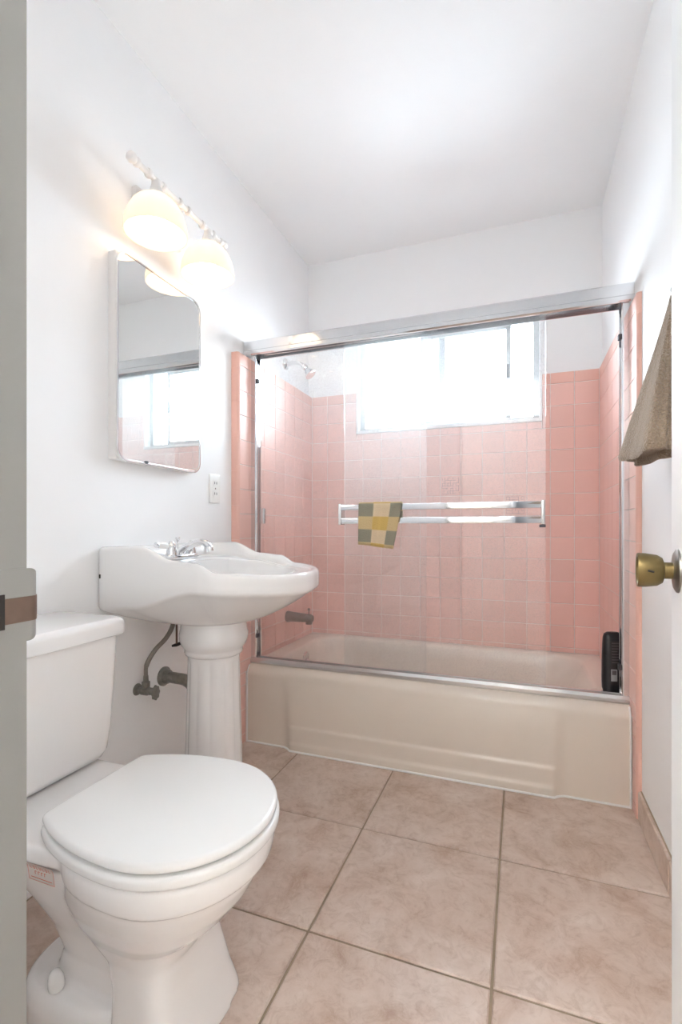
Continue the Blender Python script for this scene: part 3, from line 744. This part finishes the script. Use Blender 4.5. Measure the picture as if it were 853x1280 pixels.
for s in (-1, 1):
    finish('finial', lathe(bmesh.new(), [(0.009, 0), (0.013, 0.006), (0.0165, 0.016), (0.014, 0.026), (0.006, 0.032), (0.001, 0.033)], (lx, ly+s*0.218, lz), (0, s, 0), 18), 'lampwhite', lamp)
    y = ly+s*0.134
    finish('socket_neck', lathe(bmesh.new(), [(0.013, 0.0), (0.014, -0.018), (0.017, -0.026), (0.024, -0.046), (0.034, -0.058), (0.034, -0.064)], (lx, y, lz), (0, 0, 1), 28), 'lampwhite', lamp)
    # open dome: outer and inner surface
    out, inn = [], []
    for i in range(15):
        t = PI/2*i/14
        r = 0.028+0.068*math.sin(t)**0.9; h = 2.003-0.112*(1-math.cos(t))**0.85
        out.append((r, h-lz)); inn.append((r-0.003, h-lz-0.003))
    prof = out+[(0.0955, -0.1725)]+inn[::-1]
    bm = lathe(bmesh.new(), prof, (lx, y, lz), (0, 0, 1), 48, False, False); recalc(bm)
    sd = finish('glass_shade', bm, 'shade', lamp, autosmooth=60); sd['label'] = 'lit frosted white glass dome'
    bm = lathe(bmesh.new(), [(0.013, 0.045), (0.014, 0.03), (0.022, 0.018), (0.028, 0.004), (0.029, -0.008), (0.025, -0.020), (0.014, -0.028), (0.001, -0.031)], (lx, y, 1.945), (0, 0, 1), 24)
    finish('light_bulb', bm, 'bulb', sd)

# ------------------------------------------------------------------ wall outlet
out_ = thing('wall_outlet', (XL, 1.697, 1.067), 'white double wall outlet between mirror and pink tile', 'outlet')
boxo('cover_plate', (XL-0.002, XL+0.006, 1.661, 1.733, 1.068, 1.187), 'plate', out_, bev=0.003)
for z in (1.150, 1.106):
    s_ = finish('socket', loft(bmesh.new(), [[(XL+xx, p[0], p[1]) for p in [(q[0], q[1]) for q in sup(1.697, z, 0.0165, 0.0145, 0, 3.5, 24)]] for xx in (0.004, 0.0075)]), 'plate', out_)
    for dy in (-0.0065, 0.0065): boxo('slot', (XL+0.007, XL+0.0082, 1.697+dy-0.0013, 1.697+dy+0.0013, z-0.004, z+0.006), 'dark', s_)
boxo('screw', (XL+0.0055, XL+0.0068, 1.694, 1.700, 1.125, 1.131), 'satin', out_)

# ------------------------------------------------------------------ pedestal sink
ps = thing('pedestal_sink', (-0.96, 1.36, 0), 'white porcelain pedestal sink with fluted column and scrolled sides', 'sink')
cx, cy = -0.90, 1.36
SY0, SY1 = 1.100, 1.620
front = [(-0.83, SY0), (-0.790, SY0+0.010), (-0.745, SY0+0.040), (-0.680, SY0+0.098), (-0.636, SY0+0.17), (-0.616, cy-0.03), (-0.616, cy+0.03), (-0.628, SY1-0.17), (-0.647, SY1-0.105), (-0.688, SY1-0.045), (-0.757, SY1-0.008), (-0.83, SY1)]
front = [(p.x, p.y) for p in catmull([(a, b, 0) for a, b in front], 8)]
poly = [(XL+0.002, SY1-0.012), (XL+0.002, SY0+0.012), (XL+0.012, SY0)]+front+[(XL+0.012, SY1)]
def ray(a):
    dx, dy = math.cos(a), math.sin(a); best = None
    for i in range(len(poly)):
        (x0, y0), (x1, y1) = poly[i], poly[(i+1) % len(poly)]
        ex, ey = x1-x0, y1-y0; den = dx*ey-dy*ex
        if abs(den) < 1e-9: continue
        t = ((x0-cx)*ey-(y0-cy)*ex)/den; s = ((x0-cx)*dy-(y0-cy)*dx)/den
        if t > 0 and -1e-6 <= s <= 1+1e-6: best = t if best is None else min(best, t)
    return best
NA = 256
ang = [2*PI*i/NA for i in range(NA)]; rad = [ray(a) for a in ang]
OUT = [(cx+r*math.cos(a), cy+r*math.sin(a)) for a, r in zip(ang, rad)]
def interp(x, tab):
    if x <= tab[0][0]: return tab[0][1]
    for (a, u), (b, v) in zip(tab, tab[1:]):
        if x <= b: t = (x-a)/(b-a); t = t*t*(3-2*t); return u+(v-u)*t
    return tab[-1][1]
ZTOP = [(-1.2, 0.906), (-1.055, 0.910), (-0.925, 0.870), (-0.845, 0.864), (-0.775, 0.836), (-0.62, 0.826)]
ZBOT = [(-1.2, 0.716), (-1.08, 0.726), (-0.84, 0.778), (-0.72, 0.770), (-0.62, 0.764)]
def inset(d):
    return [(cx+max(0.02, r-d)*math.cos(a), cy+max(0.02, r-d)*math.sin(a)) for a, r in zip(ang, rad)]
def oval_ring(ox, oy, rx, ry, e=2.0):
    # sample the oval along the same rays
    res = []
    for a in ang:
        dx, dy = math.cos(a), math.sin(a); lo, hi = 0, 1.0
        for _ in range(40):
            m = (lo+hi)/2; X, Y = cx+dx*m-ox, cy+dy*m-oy
            if abs(X/rx)**e+abs(Y/ry)**e < 1: lo = m
            else: hi = m
        res.append((cx+dx*lo, cy+dy*lo))
    return res
def mixr(A, B, t): return [(a[0]+(b[0]-a[0])*t, a[1]+(b[1]-a[1])*t) for a, b in zip(A, B)]
ped = oval_ring(-0.955, 1.36, 0.095, 0.10)
zt = [interp(p[0], ZTOP) for p in OUT]; zbm = [interp(p[0], ZBOT) for p in OUT]
rings = []
low = inset(0.012)
for t in (0.0, 0.12, 0.28, 0.46, 0.64, 0.80, 0.92, 1.0):
    q = mixr(ped, low, t); s = (1-(1-t)**1.0)
    rings.append([(x, y, 0.655+(zb-0.004-0.655)*(t**1.55)) for (x, y), zb in zip(q, zbm)])
rings.append([(x, y, zb+0.001) for (x, y), zb in zip(inset(0.004), zbm)])
rings.append([(x, y, zb+0.010) for (x, y), zb in zip(OUT, zbm)])
for t in (0.33, 0.66): rings.append([(x, y, zb+0.010+(z-0.014-zb-0.010)*t) for (x, y), zb, z in zip(OUT, zbm, zt)])
for d, h in ((0, 0.014), (0.0015, 0.007), (0.005, 0.002), (0.010, 0.0), (0.018, 0.0), (0.024, 0.002), (0.030, 0.007)):
    rings.append([(x, y, z-h) for (x, y), z in zip(inset(d), zt)])
# inside of the raised edge falls to the deck, then to the oval bowl
def deck(x): return interp(x, [(-1.2, 0.862), (-1.03, 0.858), (-0.93, 0.846), (-0.80, 0.826), (-0.62, 0.818)])
bowl = oval_ring(-0.855, 1.36, 0.155, 0.195, 2.2)
ins = inset(0.042)
for t, k in ((0.0, 0.55), (0.06, 0.92), (0.16, 1.0), (0.5, 1.0), (0.85, 1.0), (1.0, 1.0)):
    q = mixr(ins, bowl, t)
    rings.append([(x, y, min(z-0.006, z+(deck(x)-z)*k)-(0.003 if t == 1 else 0)) for (x, y), z in zip(q, zt)])
for s, z in ((0.965, 0.806), (0.92, 0.780), (0.84, 0.745), (0.70, 0.715), (0.45, 0.700), (0.14, 0.697)):
    rings.append([(cx_+(x-cx_)*s, 1.36+(y-1.36)*s, z) for (x, y) in bowl for cx_ in (-0.875,)])
bm = loft(bmesh.new(), rings); recalc(bm)
finish('basin', bm, 'porcelain', ps, autosmooth=65)
finish('drain', lathe(bmesh.new(), [(0.024, 0.0), (0.023, 0.003), (0.017, 0.002), (0.016, 0.006), (0.006, 0.008), (0.001, 0.008)], (-0.875, 1.36, 0.697), (0, 0, 1), 28), 'chrome', ps)['label'] = 'round chrome drain'
# column
bm = bmesh.new(); rings = []; px, py = -0.962, 1.36
prof = [(0.128, 0.0, 0), (0.128, 0.03, 0), (0.118, 0.045, 0), (0.112, 0.06, 0), (0.100, 0.09, 0.3), (0.095, 0.12, 1), (0.090, 0.30, 1), (0.086, 0.45, 1), (0.084, 0.52, 1), (0.084, 0.535, 0.2), (0.085, 0.545, 0), (0.092, 0.549, 0), (0.095, 0.556, 0), (0.094, 0.562, 0), (0.096, 0.568, 0), (0.105, 0.580, 0), (0.111, 0.598, 0), (0.112, 0.615, 0), (0.108, 0.632, 0), (0.106, 0.650, 0), (0.106, 0.668, 0)]
NP = 144
for r, z, fl in prof:
    ring = []
    for i in range(NP):
        a = 2*PI*i/NP; k = abs(math.sin(6*a+0.4)); rr_ = r*(1-0.055*fl*(1-k**0.7))
        ring.append((px+rr_*math.cos(a), py+rr_*math.sin(a), z))
    rings.append(ring)
loft(bm, rings)
finish('pedestal', bm, 'porcelain', ps, autosmooth=50)
boxo('overflow_slot', (-1.06, -1.052, SY0-0.0006, SY0+0.002, 0.80, 0.808), 'dark', ps) if False else None
bm = box(bmesh.new(), -1.186, -1.180, SY0-0.0008, SY0+0.003, 0.812, 0.824); finish('bracket_hole', bm, 'dark', ps, smooth=False)
# faucet
fx, fy, fz = -1.095, 1.36, 0.861
bm = bmesh.new(); slab(bm, [(p[0], p[1]) for p in sup(fx, fy, 0.027, 0.079, 0, 3, 40)], fz-0.002, fz+0.013, 0.005, 3)
fc = finish('faucet', bm, 'chrome', ps); fc['label'] = 'chrome two-handle faucet'
for s in (-1, 1):
    hy = fy+s*0.051
    finish('handle_post', lathe(bmesh.new(), [(0.019, 0), (0.018, 0.012), (0.015, 0.022), (0.016, 0.030), (0.017, 0.034), (0.012, 0.038), (0.009, 0.042), (0.006, 0.047), (0.001, 0.049)], (fx, hy, fz+0.011), (0, 0, 1), 24), 'chrome', fc)
    d = Vector((-0.12 if s < 0 else 0.05, s*1.0, 0.12)).normalized(); p0 = Vector((fx, hy, fz+0.040))
    lv = lathe(bmesh.new(), [(0.006, 0.008), (0.0065, 0.016), (0.010, 0.022), (0.0115, 0.035), (0.010, 0.050), (0.008, 0.058)], p0, d, 18)
    h_ = finish('lever', lv, 'plate', fc); h_['label'] = 'white porcelain lever'
    finish('lever_tip', lathe(bmesh.new(), [(0.008, 0.056), (0.0095, 0.060), (0.009, 0.066), (0.004, 0.070), (0.001, 0.071)], p0, d, 16), 'chrome', fc)
pts = catmull([(fx-0.004, fy, fz+0.008), (fx+0.004, fy, fz+0.026), (fx+0.032, fy, fz+0.040), (fx+0.070, fy, fz+0.054), (fx+0.098, fy, fz+0.052), (fx+0.113, fy, fz+0.038), (fx+0.117, fy, fz+0.024)], 7)
rad_ = [0.017-0.006*min(1, i/(len(pts)*0.45)) for i in range(len(pts))]
for i in range(len(pts)-8, len(pts)): rad_[i] = 0.0125
finish('spout', tube(bmesh.new(), pts, rad_, 18), 'chrome', fc)
finish('lift_rod', lathe(bmesh.new(), [(0.0025, 0), (0.0025, 0.045), (0.004, 0.047), (0.008, 0.056), (0.008, 0.060), (0.002, 0.061)], (fx-0.016, fy, fz+0.010), (0, 0, 1), 14), 'chrome', fc)
# pop-up linkage below the bowl
bm = bmesh.new(); tube(bm, [(-1.115, 1.36, 0.72), (-1.115, 1.36, 0.560)], 0.0035, 8)
lk = finish('drain_linkage', bm, 'brownmetal', ps)
finish('linkage_clip', tube(bmesh.new(), [(-1.130, 1.355, 0.556), (-1.116, 1.36, 0.560), (-1.09, 1.366, 0.570), (-1.055, 1.372, 0.585)], [0.004, 0.006, 0.005, 0.004], 8), 'dark', ps)

# drain trap
dp = thing('drain_pipe', (XL, 1.395, 0.30), 'grey metal drain pipe curving from wall into the sink column', 'pipe')
finish('wall_flange', lathe(bmesh.new(), [(0.034, 0), (0.034, 0.005), (0.026, 0.012), (0.024, 0.022), (0.020, 0.026)], (XL, 1.395, 0.433), (1, 0, 0), 28), 'oldpipe', dp)
finish('trap_arm', tube(bmesh.new(), catmull([(XL+0.01, 1.395, 0.433), (XL+0.05, 1.394, 0.432), (XL+0.095, 1.392, 0.430), (XL+0.128, 1.388, 0.414), (XL+0.142, 1.385, 0.380), (XL+0.145, 1.384, 0.33)], 7), 0.0195, 18), 'oldpipe', dp)
finish('slip_nut', lathe(bmesh.new(), [(0.020, -0.012), (0.026, -0.010), (0.026, 0.010), (0.020, 0.012)], (XL+0.143, 1.385, 0.372), (0.03, 0, 1), 8), 'oldpipe', dp)
# shut-off valve and supply hose
vy, vz = 1.268, 0.425
sv = thing('shutoff_valve', (XL, vy, 0.40), 'tarnished angle stop valve with grey hose rising to the sink', 'valve')
finish('wall_stub', lathe(bmesh.new(), [(0.020, 0), (0.018, 0.004), (0.009, 0.007), (0.009, 0.030)], (XL, vy, vz), (1, 0, 0), 18), 'oldpipe', sv)
finish('valve_body', lathe(bmesh.new(), [(0.012, 0.020), (0.015, 0.022), (0.015, 0.044), (0.012, 0.046), (0.012, 0.058), (0.009, 0.060), (0.006, 0.066), (0.006, 0.074)], (XL, vy, vz), (1, 0, 0), 12), 'oldpipe', sv)
finish('outlet_nut', lathe(bmesh.new(), [(0.010, 0.006), (0.012, 0.012), (0.0135, 0.014), (0.0135, 0.030), (0.009, 0.032), (0.008, 0.050)], (XL+0.036, vy, vz), (0, 0, 1), 6), 'oldpipe', sv)
rings = []
for d, k in ((0.070, 0.6), (0.073, 1), (0.079, 1), (0.082, 0.7)):
    rings.append([(XL+d, vy+0.0165*k*(1+0.08*math.cos(8*a))*math.cos(a), vz-0.002+0.023*k*(1+0.08*math.cos(8*a))*math.sin(a)) for a in [2*PI*i/48 for i in range(48)]])
finish('valve_handle', recalc(loft(bmesh.new(), rings)), 'oldpipe', sv)
hp = catmull([(XL+0.036, vy, vz+0.045), (XL+0.037, vy+0.003, vz+0.085), (XL+0.047, vy+0.03, vz+0.128), (XL+0.066, vy+0.065, vz+0.166), (XL+0.078, vy+0.085, vz+0.215), (XL+0.080, vy+0.092, vz+0.30)], 10)
bm = tube(bmesh.new(), hp, [0.0078 if i > 8 else 0.0066 for i in range(len(hp))], 12)
finish('supply_hose', bm, 'hose', sv)

# ------------------------------------------------------------------ toilet
TY = 0.767
to = thing('toilet', (-0.86, TY, 0), 'white round-front toilet with closed lid beside the pedestal sink', 'toilet')
def egg(xb, xf, hw, z, x0=None, e=2.0, eb=2.6, n=64):
    x0 = (xb+xf)/2-0.0 if x0 is None else x0; out = []
    for i in range(n):
        t = 2*PI*i/n; c, s = math.cos(t), math.sin(t)
        if c >= 0: out.append((x0+(xf-x0)*abs(c)**(2/e), TY+hw*math.copysign(abs(s)**(2/e), s), z))
        else: out.append((x0-(x0-xb)*abs(c)**(2/eb), TY+hw*math.copysign(abs(s)**(2/eb), s), z))
    return out
bm = bmesh.new()
loft(bm, [egg(-0.690, -0.546, 0.128, 0.0, -0.62, 4.5, 7), egg(-0.690, -0.549, 0.125, 0.015, -0.62, 4.5, 7), egg(-0.692, -0.561, 0.115, 0.06, -0.63, 4.2, 7), egg(-0.70, -0.576, 0.105, 0.13, -0.64, 3.6, 6), egg(-0.72, -0.580, 0.101, 0.175, -0.65, 3.0, 5),
          egg(-0.80, -0.560, 0.110, 0.208, -0.67, 2.4), egg(-0.83, -0.514, 0.132, 0.245, -0.64, 2.1), egg(-0.835, -0.480, 0.152, 0.285, -0.62), egg(-0.825, -0.460, 0.163, 0.322, -0.61), egg(-0.82, -0.457, 0.165, 0.335, -0.61),
          egg(-0.82, -0.442, 0.176, 0.343, -0.61), egg(-0.82, -0.438, 0.179, 0.366, -0.61), egg(-0.82, -0.438, 0.179, 0.382, -0.61), egg(-0.82, -0.444, 0.174, 0.390, -0.61)])
# rear deck and trapway leg
def rb(x0, x1, hw, z, e=4, n=48): return sup((x0+x1)/2, TY, (x1-x0)/2, hw, z, e, n)
loft(bm, [rb(-0.92, -0.62, 0.080, 0.0), rb(-0.89, -0.62, 0.076, 0.07), rb(-0.868, -0.62, 0.076, 0.13), rb(-0.89, -0.62, 0.088, 0.19), rb(-0.945, -0.62, 0.106, 0.25), rb(-1.02, -0.62, 0.118, 0.30), rb(-1.09, -0.64, 0.122, 0.332), rb(-1.14, -0.66, 0.138, 0.35), rb(-1.16, -0.68, 0.152, 0.360), rb(-1.16, -0.68, 0.152, 0.380), rb(-1.155, -0.69, 0.147, 0.388)])
# floor flange with the bolt ledge
loft(bm, [rb(-0.950, -0.655, 0.124, 0.0, 2.8), rb(-0.950, -0.655, 0.124, 0.055, 2.8), rb(-0.944, -0.658, 0.120, 0.073, 2.8), rb(-0.932, -0.665, 0.110, 0.083, 2.8)])
recalc(bm)
bw = finish('bowl', bm, 'porcelain', to)
r_ = bw.modifiers.new('fuse', 'REMESH'); r_.mode = 'VOXEL'; r_.voxel_size = 0.0045; r_.use_smooth_shade = True
r_ = bw.modifiers.new('soften', 'SMOOTH'); r_.iterations = 7; r_.factor = 0.5
# seat and lid
def lid_outline(s=0.0, n=40):
    x0, xf, xb, hw = -0.615, -0.432+s, -0.826-s*0.4, 0.180+s
    A = 0.30; up = []
    for i in range(n+1):
        t = PI/2*i/n; up.append((x0+(xf-x0)*math.cos(t), hw*math.sin(t)))
    for i in range(1, n+1):
        x = x0+(xb-x0)*i/n; up.append((x, hw*math.sqrt(1-((x0-x)/A)**2)))
    hb = up[-1][1]
    up += [(xb-0.004, hb-0.005), (xb-0.006, hb-0.012), (xb-0.007, hb*0.5), (xb-0.007, 0)]
    dn_ = [(x, -y) for x, y in reversed(up[1:-1])]
    return [(x, TY+y) for x, y in up+dn_]
slb = slab(bmesh.new(), lid_outline(0.004), 0.392, 0.413, 0.007, 4); finish('seat_ring', slb, 'seatplastic', to, autosmooth=60)
bm = slab(bmesh.new(), lid_outline(), 0.416, 0.434, 0.008, 5); finish('seat_lid', bm, 'seatplastic', to, autosmooth=60)
for s in (-1, 1):
    finish('lid_hinge', lathe(bmesh.new(), [(0.011, -0.020), (0.012, -0.017), (0.012, 0.017), (0.011, 0.020)], (-0.838, TY+s*0.092, 0.405), (0, 1, 0), 18), 'seatplastic', to)
    bm = lathe(bmesh.new(), [(0.014, 0), (0.0145, 0.006), (0.0135, 0.020), (0.010, 0.031), (0.005, 0.036), (0.001, 0.037)], (-0.832, TY+s*0.094, 0.086), (0.05, s*0.15, 1), 24)
    finish('bolt_cap', bm, 'seatplastic', to)
# tank
def tk(hw, x0, x1, z, r=0.035): return rrect(x0, x1, TY-hw, TY+hw, r, z, 8)
bm = loft(bmesh.new(), [tk(0.148, -1.165, -0.985, 0.392, 0.03), tk(0.163, -1.175, -0.970, 0.398), tk(0.171, -1.18, -0.963, 0.415), tk(0.178, -1.184, -0.959, 0.47), tk(0.186, -1.186, -0.956, 0.58), tk(0.192, -1.188, -0.954, 0.697)])
finish('tank', bm, 'porcelain', to, autosmooth=60)
# lid with gently bowed front
def lidp(g=0.0):
    P = []
    for x, y, z in tk(0.207, -1.194, -0.948, 0, 0.03):
        if x > -1.1: x += 0.012*(1-((y-TY)/0.207)**2)
        P.append((x, y))
    return P
bm = slab(bmesh.new(), lidp(), 0.694, 0.737, 0.016, 6, rb=0.004); finish('tank_lid', bm, 'porcelain', to, autosmooth=60)
boxo('tank_gasket', (-1.12, -1.06, TY-0.05, TY+0.05, 0.385, 0.394), 'brownmetal', to)
# inspection sticker on the side of the trapway
def decal(rects, m, nm, parent, off):
    """small printed patches laid onto the curved porcelain"""
    bm = bmesh.new()
    for x0, x1, z0, z1 in rects:
        nxs, nzs = max(1, int((x1-x0)/0.004)), max(1, int((z1-z0)/0.004))
        g = [[bm.verts.new((x0+(x1-x0)*i/nxs, TY-0.20, z0+(z1-z0)*j/nzs)) for i in range(nxs+1)] for j in range(nzs+1)]
        for j in range(nzs):
            for i in range(nxs): bm.faces.new((g[j][i], g[j][i+1], g[j+1][i+1], g[j+1][i]))
    o = finish(nm, bm, m, parent)
    w = o.modifiers.new('lie_on', 'SHRINKWRAP'); w.target = bw; w.wrap_method = 'PROJECT'; w.use_project_x = False; w.use_project_y = True
    w.use_positive_direction = True; w.use_negative_direction = False; w.offset = off; w.wrap_mode = 'ABOVE_SURFACE'
    return o
u0, u1, v0, v1 = -0.872, -0.806, 0.300, 0.338
stk = decal([(u0, u1, v0, v1)], 'sticker', 'paper_sticker', to, 0.0006); stk['label'] = 'white sticker printed in orange'
w = 0.0011; rc = [(u0, u1, v0, v0+w), (u0, u1, v1-w, v1), (u0, u0+w, v0, v1), (u1-w, u1, v0, v1)]
for k in range(7):                      # small letter-like marks
    xx = u0+0.008+k*0.0078
    rc += [(xx, xx+0.0012, v1-0.013, v1-0.006), (xx, xx+0.0045, v1-0.013, v1-0.0118)]
    if k % 2: rc += [(xx+0.0035, xx+0.0045, v1-0.013, v1-0.006)]
for k in range(4): rc += [(u0+0.018+k*0.008, u0+0.0195+k*0.008, v1-0.024, v1-0.017), (u0+0.018+k*0.008, u0+0.023+k*0.008, v1-0.0182, v1-0.017)]
rc += [(u0+0.006, u1-0.006, v0+0.006, v0+0.0075)]
decal(rc, 'ink', 'orange_print', to, 0.0011)
